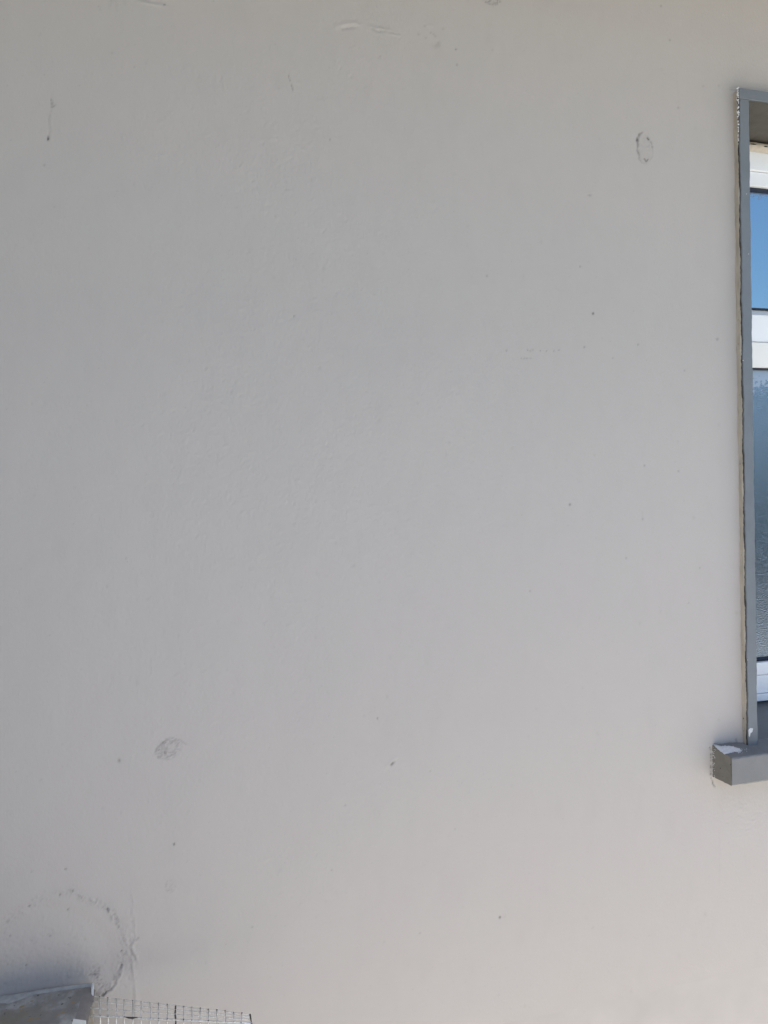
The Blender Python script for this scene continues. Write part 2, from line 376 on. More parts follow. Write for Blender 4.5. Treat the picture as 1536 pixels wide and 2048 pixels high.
# big circular refilled area, lower left
ring = [(-30,1915),(0,1872),(14,1846),(34,1828),(57,1812),(72,1798),(96,1791),(120,1789),(146,1782),(172,1802),(184,1806),(200,1806),(214,1814),(224,1828),(235,1842),(243,1862),(247,1880),(249,1900),(246,1912),(243,1926),(238,1944),(232,1962),(222,1976),(208,1986),(196,1998)]
th = fnoise(0.004, 0.004, 41)
RD = np.full_like(UX, 1e9)
for a, b in zip(ring, ring[1:]): RD = np.minimum(RD, seg_dist(*a, *b))
wmod = 7 + 4 * sm(fnoise(0.02, 0.02, 42), -1, 1.5)
band = np.exp(-(RD / wmod) ** 2) * (0.6 + 0.4 * sm(UX, 90, 200)) * sm(fnoise(0.012, 0.012, 43), -2.0, 0.0)
sc = fnoise(0.0021, 0.0034, 44)
HGT += band * 0.00065 * sc
GR = np.maximum(GR, band * 0.17 * np.clip(sc - 0.1, 0, 1.8)); GR = np.maximum(GR, 0.05 * np.exp(-(RD / 12) ** 2) * sm(UX, 60, 200))
str_ = np.exp(-((UX - 262) / 12) ** 2) * sm(UY, 1800, 1880) * (1 - sm(UY, 1945, 1990))
HGT += str_ * 0.00045 * fnoise(0.0022, 0.005, 45); GR = np.maximum(GR, str_ * 0.10 * np.clip(fnoise(0.0022, 0.005, 46), 0, 2))
for (a, b) in zip(ring, ring[1:]):
    n = max(2, int(math.hypot(b[0]-a[0], b[1]-a[1]) / 4.5))
    for k in range(n):
        u = a[0] + (b[0]-a[0]) * k / n + rng.normal(0, 5.0); v = a[1] + (b[1]-a[1]) * k / n + rng.normal(0, 5.0)
        st = 0.35 + 0.65 * (u > 165)
        dot(u, v, rng.uniform(1.3, 2.3), rng.choice([-0.0013, -0.0009, 0.0009]) * st, rng.uniform(0, 0.30) * st, rng.uniform(1.6, 3.4))
for u, v, g in ((58,1813,0.8),(120,1789,0.6),(145,1782,0.7),(135,1820,0.5),(215,1817,0.7),(243,1902,0.7),(131,1738,0.6),(62,1744,0.2),(231,1839,0.5),(100,1873,0.4),(20,1873,0.4),(52,1932,0.55),(14,1845,0.5)): dot(u, v, 2.0, -0.0012, g)
line([(243,1928),(241,1935),(237,1941),(238,1949),(234,1955),(233,1962),(229,1969)], 1.4, -0.0010, 0.30, wob=1.2, lip=0.0004); line([(229,1972),(223,1976),(221,1981),(213,1984),(209,1988),(203,1992)], 1.4, -0.0010, 0.45, wob=1.0, lip=0.0004)
for k in range(24):
    t_ = rng.random(); dot(243 - 42 * t_ ** 1.6 + rng.normal(0, 2.6), 1925 + 68 * t_ + rng.normal(0, 2), rng.uniform(1.2, 2.0), rng.choice([-0.0011, 0.0008]), rng.uniform(0, 0.5))
for u_, v_ in ((222,1979),(212,1986),(205,1991),(243,1931)): dot(u_, v_, 2.0, -0.0012, 0.75)
for k in range(60): dot(rng.normal(190, 7), rng.normal(1950, 10), 1.4, -0.0009, rng.uniform(0.1, 0.5))
for k in range(50): dot(rng.normal(200, 8), rng.normal(1975, 10), 1.4, -0.0008, rng.uniform(0.05, 0.35))
for k in range(110): dot(rng.uniform(0, 170), rng.normal(1925, 40), rng.uniform(1.3, 2.4), rng.choice([-0.0009, 0.0008]), rng.uniform(0, 0.16), rng.uniform(1.3, 2.6))
dish = 1 - sm(np.hypot((UX - 95) / 150, (UY - 1915) / 118), 0.80, 1.0)
HGT -= 0.0016 * dish; HGT += dish * 0.00014 * th
HGT -= 0.0010 * np.exp(-((UX + 10) / 130) ** 2 - ((UY - 2000) / 45) ** 2)     # hollow behind the box
# rippled render beside and under the sill, nicks down its end
HGT += 0.00018 * gauss(1490, 1640, 70, 50) * fnoise(0.007, 0.0028, 51)
for k, v in enumerate(range(1494, 1556, 7)): dot(1421 + rng.uniform(-1.5, 1.5), v + rng.uniform(-3, 3), rng.uniform(1.2, 2.0), -0.001, rng.uniform(0.2, 0.9), rng.uniform(1.5, 3))
line([(1422,1556),(1425,1562),(1426,1567),(1430,1573)], 1.3, -0.0012, 0.6, wob=0.8, ws=[0.9,1.3,1.8]); line([(1428,1488),(1450,1487),(1472,1484)], 1.4, -0.001, 0.5, wob=0.4)
line([(1471,1478),(1472,1486)], 1.3, -0.001, 0.5)
# rounded bank of render against surround and sill
HGT += 0.0035 * np.exp(-(np.clip((P(1473,800).x - GX), 0, 1) / 0.011)) * ((GZ > ZO0 - 0.01) & (GZ < ZO1 + 0.03))
edge = np.minimum(np.minimum(GX - X0, X1 - GX), np.minimum(GZ - Z0, Z1 - GZ)); HGT *= sm(edge, 0, 0.04)
GR = np.maximum(GR, 0.10 * np.clip(fnoise(0.0012, 0.0014, 61) - 2.5, 0, 1.5)); GR += 0.006 * fnoise(0.02, 0.05, 62); GR = np.clip(GR, 0, 1)

V = np.empty((nzv * nx, 3), dtype=np.float32)
V[:, 0] = GX.ravel(); V[:, 1] = -HGT.ravel(); V[:, 2] = GZ.ravel()
idx = np.arange(nzv * nx).reshape(nzv, nx)
q = np.stack([idx[:-1, :-1], idx[:-1, 1:], idx[1:, 1:], idx[1:, :-1]], axis=-1)
mcx = (GX[:-1, :-1] + GX[1:, 1:]) / 2; mcz = (GZ[:-1, :-1] + GZ[1:, 1:]) / 2
keep = ~((mcx > XO0 - 0.004) & (mcz > ZO0 - 0.02) & (mcz < ZO1 + 0.004))
q = q[keep].reshape(-1, 4)
me = bpy.data.meshes.new("wall")
me.vertices.add(len(V)); me.vertices.foreach_set("co", V.ravel())
me.loops.add(len(q) * 4); me.loops.foreach_set("vertex_index", q.ravel().astype(np.int32))
me.polygons.add(len(q)); me.polygons.foreach_set("loop_start", np.arange(0, len(q) * 4, 4, dtype=np.int32))
me.polygons.foreach_set("use_smooth", np.ones(len(q), dtype=bool))
me.update(calc_edges=True)
at = me.attributes.new("grime_shade", 'FLOAT', 'POINT'); at.data.foreach_set("value", GR.ravel().astype(np.float32))

M_wall = bpy.data.materials.new("wall_paint"); M_wall.use_nodes = True
n, l = M_wall.node_tree.nodes, M_wall.node_tree.links
b = n['Principled BSDF']; b.inputs['Roughness'].default_value = 0.72; b.inputs['Specular IOR Level'].default_value = 0.22
t = n.new('ShaderNodeTexCoord')
n1 = n.new('ShaderNodeTexNoise'); n1.inputs['Scale'].default_value = 9.0; n1.inputs['Detail'].default_value = 7; n1.inputs['Roughness'].default_value = 0.6
l.new(t.outputs['Object'], n1.inputs['Vector'])
ramp = n.new('ShaderNodeMix'); ramp.data_type = 'RGBA'
ramp.inputs['A'].default_value = (WALL[0]*1.004, WALL[1]*0.996, WALL[2]*0.998, 1); ramp.inputs['B'].default_value = (WALL[0]*0.998, WALL[1]*1.002, WALL[2]*0.998, 1)
mr = n.new('ShaderNodeMapRange'); mr.inputs['From Min'].default_value = 0.42; mr.inputs['From Max'].default_value = 0.58
l.new(n1.outputs['Fac'], mr.inputs['Value']); l.new(mr.outputs['Result'], ramp.inputs['Factor'])
gat = n.new('ShaderNodeAttribute'); gat.attribute_name = "grime_shade"
dm = n.new('ShaderNodeMix'); dm.data_type = 'RGBA'; dm.inputs['B'].default_value = (0.05, 0.046, 0.042, 1)
l.new(gat.outputs['Fac'], dm.inputs['Factor']); l.new(ramp.outputs['Result'], dm.inputs['A']); l.new(dm.outputs['Result'], b.inputs['Base Color'])
mpb = n.new('ShaderNodeMapping'); mpb.inputs['Scale'].default_value = (1, 1, 0.45)
n2 = n.new('ShaderNodeTexNoise'); n2.inputs['Scale'].default_value = 330; n2.inputs['Detail'].default_value = 3
l.new(t.outputs['Object'], mpb.inputs['Vector']); l.new(mpb.outputs['Vector'], n2.inputs['Vector'])
bu = n.new('ShaderNodeBump'); bu.inputs['Strength'].default_value = 0.42; bu.inputs['Distance'].default_value = 0.0009
l.new(n2.outputs['Fac'], bu.inputs['Height']); l.new(bu.outputs['Normal'], b.inputs['Normal'])
me.materials.append(M_wall)
wall = link("wall", me)
tag(wall, "pale grey painted plaster wall with cracks, filled holes and trowel marks", "wall")

# the rest of that wall, round the detailed face (20 cm thick), one mesh
HX0, HX1, HZ1, TH = -1.6, 5.2, 2.84, 0.22
bm = bmesh.new()
bm_box(bm, (HX0, 0, 0), (X0, TH, HZ1)); bm_box(bm, (X0, 0.002, 0), (X1, TH, Z0)) ; bm_box(bm, (X0, 0.002, Z1), (X1, TH, HZ1))
bm_box(bm, (X0, 0.012, Z0), (XO0, TH, Z1))
bm_box(bm, (XO0, 0.012, Z0), (X1, TH, ZO0 - 0.02)); bm_box(bm, (XO0, 0.012, ZO1 + 0.003), (X1, TH, Z1))
bm_box(bm, (X1, 0, 0), (XO1, TH, ZO0 - 0.02)); bm_box(bm, (X1, 0, ZO1 + 0.003), (XO1, TH, HZ1)); bm_box(bm, (XO1, 0, 0), (HX1, TH, HZ1))
bm_obj("masonry", bm, M_plain, wall)

# ------------------------------------------------------------------ ground, unseen side wall and canopy sized for shade, room, hills
def ground_mesh():
    g = mesh_from("ground", [(-900,-900,0),(900,-900,0),(900,900,0),(-900,900,0)], [(0,1,2,3)], M_ground); tag(g, kind='structure'); return g
ground_mesh()
sw = box("shade_side_wall", (-1.6, -1.9, 0.0), (-1.4, -0.003, 2.84), M_side); tag(sw, "unseen beige return wall added to darken the left of the grey wall", "wall")  # unseen wall added on the left, sized to darken that side
rf = box("shade_roof_slab", (-1.75, -1.05, 2.843), (5.4, 5.0, 3.04), M_roof); tag(rf, "unseen flat roof slab sized to shade the grey wall", "roof")  # unseen overhang, depth and height set to darken the wall's top
room = bmesh.new()
bm_box(room, (HX0, 4.6, 0), (HX1, 4.8, 2.84)); bm_box(room, (HX0, TH + 0.002, 0), (HX0 + 0.2, 4.598, 2.84)); bm_box(room, (HX1 - 0.2, TH + 0.002, 0), (HX1, 4.598, 2.84))
rm = bm_obj("room_walls", room, M_room); tag(rm, "dark inner walls of the room behind the window", "wall")
hv, hf = [], []
NH = 160
for k in range(NH + 1):
    a = math.pi * (0.95 + 1.1 * k / NH)
    Rr = 260
    h = 14 + 7 * math.sin(a * 5.1) + 4 * math.sin(a * 13 + 1) + 1.6 * math.sin(a * 41) + rng.uniform(-0.5, 0.5)
    for (rad, hh) in ((Rr, -1), (Rr + 30, h * 0.75), (Rr + 70, h), (Rr + 160, -1)):
        hv.append((math.cos(a) * rad, math.sin(a) * rad, hh))
for k in range(NH):
    for j in range(3):
        a0 = k * 4 + j; hf.append((a0, a0 + 4, a0 + 5, a0 + 1))
tag(mesh_from("hills", hv, hf, M_hill, None, True), kind='structure')

# clipped hedge added to darken the mirrored horizon, seen only in the panes
hb = bmesh.new()
hx0, hx1, hy, hh_, hd = -4.0, 30.0, -4.2, 1.75, 0.8
for k in range(26000):
    x = random.uniform(hx0, hx1); side = random.random()
    if side < 0.65: y = hy - random.uniform(0, 0.12); z = random.uniform(0.02, hh_)
    else: y = hy - random.uniform(0, hd); z = hh_ + random.uniform(-0.1, 0.07)
    c_ = Vector((x, y, z)); a_ = Vector((random.uniform(-1,1), random.uniform(-1,1), random.uniform(-1,1))).normalized(); b_ = a_.orthogonal().normalized(); L_ = random.uniform(0.03, 0.06)
    hb.faces.new([hb.verts.new(c_ + a_*L_), hb.verts.new(c_ + b_*L_*0.5), hb.verts.new(c_ - a_*L_), hb.verts.new(c_ - b_*L_*0.5)])
bm_box(hb, (hx0, hy - hd, 0), (hx1, hy - 0.1, hh_ - 0.06))
me_h = bpy.data.meshes.new("hedge"); hb.to_mesh(me_h); hb.free()  # added hedge, there to darken the horizon mirrored in the panes
me_h.materials.append(material("hedge_leaves", (0.045, 0.075, 0.04), 0.6, 0.3, var=0.4, scale=9))
tag(link("hedge", me_h), "clipped green hedge added to darken the horizon mirrored in the panes", "hedge", kind='stuff')

# ------------------------------------------------------------------ window
WY = 0.155                                      # face of the window frame, behind the wall face
win = empty("window", (XO0, 0, ZO0)); tag(win, "white framed window with blue reflecting panes in a grey painted surround", "window")
def part(o): return adopt(o, win)
zf = lambda py, y=WY: P(1512, py, y).z
ZS = lambda py: P(1480, py, -0.022).z
add_pale_band(M_glass_tex, zf(818), zf(732), (0.42, 0.50, 0.60))  # pale cloud reflection painted into the top of the lower pane
add_pale_band(M_glass_clear, zf(402), zf(376), (0.22, 0.30, 0.44))
# surround: a beige render body and a grey painted face, wobbly along its outer edge
TY0, TY1 = -0.0175, -0.0225
XS_out = P(1468, 800, 0).x; W_band = P(1504.8, 800, TY1).x - P(1486, 800, TY1).x
xo_face = XO0 - W_band
def wob(z, s, amp): 
    return amp * (math.sin(z*37+s) * 0.5 + math.sin(z*91+2*s) * 0.3 + math.sin(z*233+s*3) * 0.25)
z_low = ZO0 - 0.02; z_top = ZO1 + 0.0245
def jamb_profile(name, mat, xl, xr, y0, y1, ampl, s, z0, z1, ampr=0.0, n=340, jit=0.0):
    vs, fs = [], []
    for k in range(n + 1):
        z = z0 + (z1 - z0) * k / n
        j = random.uniform(-jit, jit)
        a = xl + wob(z, s, ampl) + j; c = xr + wob(z, s + 4, ampr)
        d = 0.0007
        for p in ((a, y1 + d + 0.0), (a, y0), (a + d, y0 + 0.0), (a + 0.0012, y1), (c - 0.0008, y1), (c, y1 + 0.001), (c, y0)):
            vs.append((p[0], p[1], z))
    # order of the section: wall side left -> front left -> front right -> wall side right
    vs2 = []
    for k in range(n + 1):
        r = vs[k*7:(k+1)*7]; vs2 += [r[1], r[0], r[3], r[4], r[5], r[6]]
    for k in range(n):
        for j in range(5):
            a0 = k*6 + j; fs.append((a0, a0 + 1, a0 + 7, a0 + 6))
    fs.append(tuple(range(6))); fs.append(tuple(range(n*6, n*6+6)))
    return mesh_from(name, vs2, fs, mat)
def xl_at(z): return 0
body = jamb_profile("render_edge", M_beige, xo_face - 0.0010, XO0 - 0.002, 0.004, TY0, 0.0012, 0.3, z_low, z_top - 0.003, jit=0.00025)
part(body)
gapm = jamb_profile("shadow_gap", M_dark, xo_face - 0.0005, XO0 - 0.003, TY0 + 0.001, TY0 - 0.0012, 0.0012, 2.2, z_low, z_top - 0.004, jit=0.0005); part(gapm)
face = jamb_profile("side_trim", M_trim, xo_face + 0.0004, XO0, TY0 - 0.0014, TY1, 0.0013, 1.7, z_low, ZO1 - 0.0005, ampr=0.0010, jit=0.0005)
part(face)
# lintel band, its own board, with the soffit under it
bm = bmesh.new(); bm_box(bm, (xo_face - 0.0004, TY1 - 0.0006, ZO1 + 0.0005), (XO1 + 0.03, TY0 - 0.0014, z_top), 0.0012)
part(bm_obj("top_trim", bm, M_trim))
part(box("top_render_edge", (XO0, TY0 - 0.0012, ZO1 + 0.003), (XO1 + 0.03, 0.004, z_top - 0.002), M_beige))
part(box("side_trim", (XO1, TY1, z_low), (XO1 + 0.03, 0.004, ZO1), M_trim))
bm = bmesh.new()
nxs, nys = 60, 14
gv = [[bm.verts.new((XO0 + (XO1 - XO0) * i / nxs, TY0 + (WY + 0.02 - TY0) * j / nys, ZO1 + 0.0006 + random.uniform(-0.0006, 0.0006))) for j in range(nys + 1)] for i in range(nxs + 1)]
for i in range(nxs):
    for j in range(nys): bm.faces.new((gv[i][j], gv[i+1][j], gv[i+1][j+1], gv[i][j+1]))
part(bm_obj("soffit", bm, M_soffit, None, True))
part(box("reveal", (XO0 - 0.011, TY0, z_low + 0.02), (XO0 + 0.001, TH - 0.001, ZO1), M_trim))
part(box("reveal", (XO1, 0.0, z_low + 0.02), (XO1 + 0.012, TH - 0.001, ZO1), M_trim))

# frame members (white plastic); positions measured on the plane of the frame
def member(name, z0, z1, y0, y1, x0=None, x1=None, mat=None, bev=0.002):
    return part(box(name, (XO0 + 0.002 if x0 is None else x0, y0, z0), (XO1 - 0.002 if x1 is None else x1, y1, z1), mat or M_pvc, None, bev))
zt0, zt1 = zf(372), zf(343)
member("top_frame", zf(343), zf(303), WY - 0.006, WY + 0.05)
member("upper_sash_rail", zf(372) , zf(343) - 0.0012, WY, WY + 0.05)
member("transom", zf(684), zf(629), WY, WY + 0.05)
bm = bmesh.new(); zl, zh = zf(629) + 0.0002, zf(617)
for x_ in (XO0 + 0.002, XO1 - 0.002): [bm.verts.new(p) for p in ((x_, WY + 0.003, zl), (x_, WY + 0.016, zh), (x_, WY + 0.05, zh), (x_, WY + 0.05, zl))]
bm.verts.ensure_lookup_table(); vv = bm.verts
for f in ((0,4,5,1),(1,5,6,2),(2,6,7,3),(3,7,4,0),(0,1,2,3),(4,7,6,5)): bm.faces.new([vv[i] for i in f])
part(bm_obj("glazing_bead", bm, M_pvc))
member("lower_sash_rail", zf(735), zf(684) - 0.0012, WY - 0.004, WY + 0.05, mat=material("cream_white_pvc", (0.88, 0.855, 0.80), 0.35, 0.5, var=0.02, scale=12))
member("lower_sash_bottom_rail", zf(1350), zf(1325), WY - 0.004, WY + 0.05)
member("bottom_frame", zf(1387), zf(1350) - 0.0012, WY - 0.002, WY + 0.05)
member("threshold_strip", zf(1401), zf(1387) - 0.0012, WY - 0.010, WY + 0.05)
for x0 in (XO0 + 0.0015, XO1 - 0.0715): member("stile", zf(1387) + 0.001, zf(343) - 0.001, WY + 0.0025, WY + 0.045, x0, x0 + 0.07)
member("gasket", zf(379), zf(372) - 0.0001, WY + 0.010, WY + 0.03, mat=M_gasket, bev=0)
member("gasket", zf(617) + 0.0001, zf(614), WY + 0.008, WY + 0.03, mat=M_gasket, bev=0)
member("gasket", zf(738), zf(735) - 0.0001, WY + 0.006, WY + 0.03, mat=M_gasket, bev=0)
member("gasket", zf(1325) + 0.0001, zf(1321), WY + 0.008, WY + 0.03, mat=M_gasket, bev=0)
pane1 = part(box("pane", (XO0 + 0.07, WY + 0.018, zf(618)), (XO1 - 0.07, WY + 0.024, zf(370)), M_glass_clear)); pane1['label'] = "clear blue reflecting upper pane"
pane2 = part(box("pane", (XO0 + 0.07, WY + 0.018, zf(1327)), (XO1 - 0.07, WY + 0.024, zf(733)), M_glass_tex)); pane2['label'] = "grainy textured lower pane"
# cream caulk between soffit and frame: uneven bead with dark splits
vs, fs = [], []
zc1, zc0 = P(1512, 288, WY-0.014).z, P(1512, 303, WY-0.008).z
NC = 220
for k in range(NC + 1):
    x = XO0 + (XO1 - XO0) * k / NC
    w1 = 0.0022 * math.sin(x*61) + 0.0016 * math.sin(x*173+1) + random.uniform(-0.0009, 0.0009)
    for p in ((WY + 0.0, ZO1 - 0.0), (WY - 0.016 + w1*0.5, zc1 + 0.001 + w1), (WY - 0.017 + w1*0.4, (zc1*0.55+zc0*0.45)), (WY - 0.0095, zc0 + 0.003), (WY - 0.0065, zc0 - 0.002 + w1*0.4)):
        vs.append((x, p[0], p[1]))
for k in range(NC):
    for j in range(4): a0 = k*5+j; fs.append((a0, a0+5, a0+6, a0+1))
part(mesh_from("caulk_bead", vs, fs, M_caulk, None, True))
for (px0, px1, py) in ((1496.5,1500,288.5),(1501,1513,288),(1528,1536,293)):
    a = P(px0, py, WY - 0.0175); c = P(px1, py + (px1-px0)*0.12, WY - 0.0175)
    part(tube("caulk_split", [a, (a + c) / 2 + Vector((0, -0.0004, 0.0004)), c], [0.0007, 0.0015, 0.0005], M_dark))
# plaster crumbs caught along the upper outer edge of the surround
bm = bmesh.new()
for k in range(26):
    t_ = k / 25; py = 178 + 108 * t_ + random.uniform(-2, 2)
    r_ = random.uniform(0.0018, 0.0036) * (1 - 0.5 * t_)
    c_ = P(1475.5 + (py - 178) * 0.012 + random.uniform(-0.6, 0.6), py, TY1 + 0.0015)
    m_ = Matrix.Translation(c_) @ Matrix.Rotation(random.uniform(0, 3), 4, 'Y') @ Matrix.Diagonal((0.8, 0.7, random.uniform(1, 1.9), 1))
    bmesh.ops.create_icosphere(bm, subdivisions=1, radius=r_, matrix=m_)
for v in bm.verts: v.co += Vector((random.uniform(-1,1), random.uniform(-1,1), random.uniform(-1,1))) * 0.0003
dk = bmesh.new()
for k in range(12):
    py = 196 + 9 * k + random.uniform(-2, 2)
    bmesh.ops.create_icosphere(dk, subdivisions=1, radius=random.uniform(0.0012, 0.0026) * (1 - 0.04 * k), matrix=Matrix.Translation(P(1475 + (py - 178) * 0.012, py, TY1 + 0.0002)) @ Matrix.Diagonal((0.8, 0.5, 1.3, 1)))
part(bm_obj("chipped_hollows", dk, M_dark))
o = bm_obj("plaster_crumbs", bm, M_chip); o['kind'] = 'stuff'; part(o)
# sill: a sloping slab with a projecting nose
SY = -0.064
def sp(px, py, y): return P(px, py, y)
A = sp(1462, 1516, SY); B_ = sp(1465, 1572, SY); Aw = sp(1423, 1490, 0); Bw = sp(1428, 1553, 0)
xl_s = (A.x + B_.x + Aw.x + Bw.x) / 4
z_ft, z_fb, z_wt, z_wb = A.z, B_.z, Aw.z, Bw.z
z_bk = zf(1402)
def sill_mesh():
    bm = bmesh.new()
    nx_ = 130; xe = XO1 + 0.06
    sec = [(0.01, z_wb), (-0.03, (z_wb + z_fb)/2 ), (SY + 0.002, z_fb), (SY, z_fb + 0.003), (SY, z_ft - 0.004), (SY + 0.0015, z_ft - 0.001), (SY + 0.005, z_ft), (0.002, z_wt), ]
    rings = []
    for k in range(nx_ + 1):
        x = xl_s + (xe - xl_s) * (k / nx_) ** 1.3
        ring = []
        for j, (y, z) in enumerate(sec):
            jx = random.uniform(-0.0008, 0.0008) if k == 0 else 0
            jy = wob(x, j, 0.0006) ; jz = wob(x, j + 7, 0.0007) + random.uniform(-0.0003, 0.0003)
            ring.append(bm.verts.new((x + jx, y + jy * (1 if y < 0 else 0), z + jz)))
        rings.append(ring)
    m = len(sec)
    for a, b in zip(rings, rings[1:]):
        for j in range(m - 1): bm.faces.new((a[j], b[j], b[j+1], a[j+1]))
    bmesh.ops.recalc_face_normals(bm, faces=bm.faces)
    return bm
part(bm_obj("sill", sill_mesh(), M_sill))
part(mesh_from("sill_board", [(XO0 - 0.003, 0.0015, z_wt + 0.0005), (XO1 + 0.003, 0.0015, z_wt + 0.0005), (XO1 + 0.003, WY + 0.05, z_bk + 0.001), (XO0 - 0.003, WY + 0.05, z_bk + 0.001),
                              (XO0 - 0.003, 0.0015, z_wt - 0.03), (XO1 + 0.003, 0.0015, z_wt - 0.03), (XO1 + 0.003, WY + 0.05, z_wt - 0.03), (XO0 - 0.003, WY + 0.05, z_wt - 0.03)],
               [(0,1,2,3), (4,7,6,5), (0,4,5,1), (1,5,6,2), (2,6,7,3), (3,7,4,0)], M_sill))
# end cheek of the sill, its brown-grey shaded tone put into the colour
ny_, nz_ = 16, 14
bm = bmesh.new(); gv = []
for i in range(ny_ + 1):
    row = []
    for j in range(nz_ + 1):
        ty, tz = i / ny_, j / nz_
        y = 0.003 + (SY + 0.0006 - 0.003) * ty
        zt_ = z_wt + (z_ft - z_wt) * ty; zb_ = z_wb + (z_fb - z_wb) * ty
        row.append(bm.verts.new((xl_s - 0.0006 * (1 - ty) - 0.0001 + random.uniform(-0.0003, 0.0003), y + random.uniform(-0.0004, 0.0004), zb_ + (zt_ - zb_) * tz + random.uniform(-0.0005, 0.0005))))
    gv.append(row)
for i in range(ny_):
    for j in range(nz_): bm.faces.new((gv[i][j], gv[i+1][j], gv[i+1][j+1], gv[i][j+1]))
part(bm_obj("sill_end", bm, M_sillend, None, True))
# white plaster smears on the sill top and at the foot of the surround
def on_sill(px, py):
    # plane through front edge and wall edge of the sill top
    n_ = Vector((0, z_wt - z_ft, -(0.002 - (SY + 0.005)))).normalized()
    p0 = Vector((0, 0.002, z_wt + 0.0009)); d = ray(px, py); t_ = (p0 - CAM).dot(n_) / d.dot(n_); return CAM + d * t_
poly = [(1427,1489),(1433,1492),(1445,1492),(1455,1491.5),(1466,1493),(1480,1496),(1484,1502),(1478,1504),(1470,1503),(1462,1506),(1450,1508),(1443,1504),(1434,1497)]
def smear(name, poly, fn, push, jit=1.0):
    bm = bmesh.new(); pts = []
    for a, b in zip(poly, poly[1:] + poly[:1]):
        for k in range(5):
            pts.append((a[0] + (b[0]-a[0])*k/5 + random.uniform(-jit, jit), a[1] + (b[1]-a[1])*k/5 + random.uniform(-jit*0.6, jit*0.6)))
    cu = sum(p[0] for p in pts)/len(pts); cv = sum(p[1] for p in pts)/len(pts)
    c = bm.verts.new(fn(cu, cv) + push * 1.6)
    outer = [bm.verts.new(fn(*p)) for p in pts]; inner = [bm.verts.new(fn(cu + (p[0]-cu)*0.8, cv + (p[1]-cv)*0.8) + push * random.uniform(0.7, 1.3)) for p in pts]
    N = len(pts)
    for k in range(N):
        bm.faces.new((outer[k], outer[(k+1)%N], inner[(k+1)%N], inner[k])); bm.faces.new((inner[k], inner[(k+1)%N], c))
    return part(bm_obj(name, bm, M_chip, None, True))
smear("plaster_smear", poly, on_sill, Vector((0, -0.0003, 0.0010)), 1.5)
bm = bmesh.new()
for k in range(46):
    u, v = random.gauss(1476, 9), random.gauss(1500, 3.5)
    if 1440 < u < 1500 and 1492 < v < 1508: bmesh.ops.create_icosphere(bm, subdivisions=1, radius=random.uniform(0.0004, 0.0012), matrix=Matrix.Translation(on_sill(u, v)))
for k in range(34):
    u = random.uniform(1424, 1436); v = 1490 + random.uniform(0, 62)
    bmesh.ops.create_icosphere(bm, subdivisions=1, radius=random.uniform(0.0005, 0.0013), matrix=Matrix.Translation(Vector((xl_s - 0.0008, random.uniform(-0.012, -0.001), P(1424, v, 0).z))))
o = bm_obj("plaster_grit", bm, M_chip); o['kind'] = 'stuff'; part(o)
bm = bmesh.new()
for (fy, fz, r_) in ((0.42, 0.45, 0.0016), (0.55, 0.25, 0.0010), (0.08, 0.55, 0.0015), (0.1, 0.35, 0.0012), (0.06, 0.75, 0.0016), (0.05, 0.15, 0.001), (0.95, 0.8, 0.0015)):
    bmesh.ops.create_icosphere(bm, subdivisions=1, radius=r_, matrix=Matrix.Translation(Vector((xl_s - 0.0006, SY * fy, z_wb + (z_wt - z_wb) * fz - 0.012 * fy))) @ Matrix.Diagonal((0.4, 1, 1, 1)))
part(bm_obj("pit", bm, M_dark))
smear("plaster_smear", [(1497,1459),(1501,1456),(1506,1457),(1505,1463),(1500,1468),(1499,1474),(1497,1472)], lambda u, v: P(u, v, TY1 - 0.0004), Vector((0, -0.001, 0)), 0.5)
for (u, v, r_) in ((1493, 388, 0.0012), (1497, 508, 0.0011), (1486, 721, 0.0012), (1495, 1320, 0.001)):
    bm = bmesh.new(); bmesh.ops.create_icosphere(bm, subdivisions=1, radius=r_, matrix=Matrix.Translation(P(u, v, TY1 - 0.0002))); part(bm_obj("paint_nib", bm, M_chip, None, True))
for (u, v, rr, yy) in ((1485, 1437, 0.0024, 0), (1486, 1462, 0.0012, 0), (1476, 640, 0.0010, 0), (1477, 790, 0.0009, 0), (1481, 1110, 0.0010, 0), (1483, 1290, 0.0011, 0), (1479, 928, 0.0013, 0), (1473, 688, 0.0014, 0)):
    bm = bmesh.new(); c_ = Vector((xo_face - 0.0012, P(u, v, -0.009).y, P(u, v, -0.009).z))
    bmesh.ops.create_icosphere(bm, subdivisions=1, radius=rr, matrix=Matrix.Translation(c_) @ Matrix.Rotation(0.7, 4, 'X') @ Matrix.Diagonal((0.35, 0.7, 1.3, 1))); part(bm_obj("pit", bm, M_dark, None, True))

# ------------------------------------------------------------------ weathered box, lower left
ZB = H(0, 1996, 0.45).z
def on_wall_z(px, py): return P(px, py).z
ZB = P(0, 1996, -0.006).z                     # height of the box top: its left back edge touches the wall
bxo = empty("metal_box", H(90, 2048, ZB)); bxo.location.z = 0.0
tag(bxo, "weathered grey painted metal box with flaking top against the wall's foot", "box")
adb = lambda o: adopt(o, bxo)
P0 = H(-260, 2034, ZB); P1 = H(189, 1971, ZB)     # back edge
e = (P1 - P0).normalized(); nrm = Vector((e.y, -e.x, 0))          # towards the viewer
if nrm.y > 0: nrm = -nrm
LEN = (P1 - P0).length; DEP = 0.12
print("box back edge", P0, P1, "len", LEN)
bm = bmesh.new()
NI, NJ = 90, 60; RC = 0.022
def btop(s, t):
    # s along the back edge (0..LEN), t outwards (0..DEP)
    h = 0.0006 * math.sin(s * 70 + t * 31) + 0.0008 * math.sin(s * 23 - t * 47)
    drop = 0.0
    if s > LEN - RC:
        q_ = (s - (LEN - RC)) / RC; drop = RC * 0.75 * (1 - math.sqrt(max(0.0, 1 - q_ * q_ * 0.98)))
    p = P0 + e * s + nrm * t; p.z = ZB - drop * min(1.0, 0.35 + t / 0.03) + h; return p
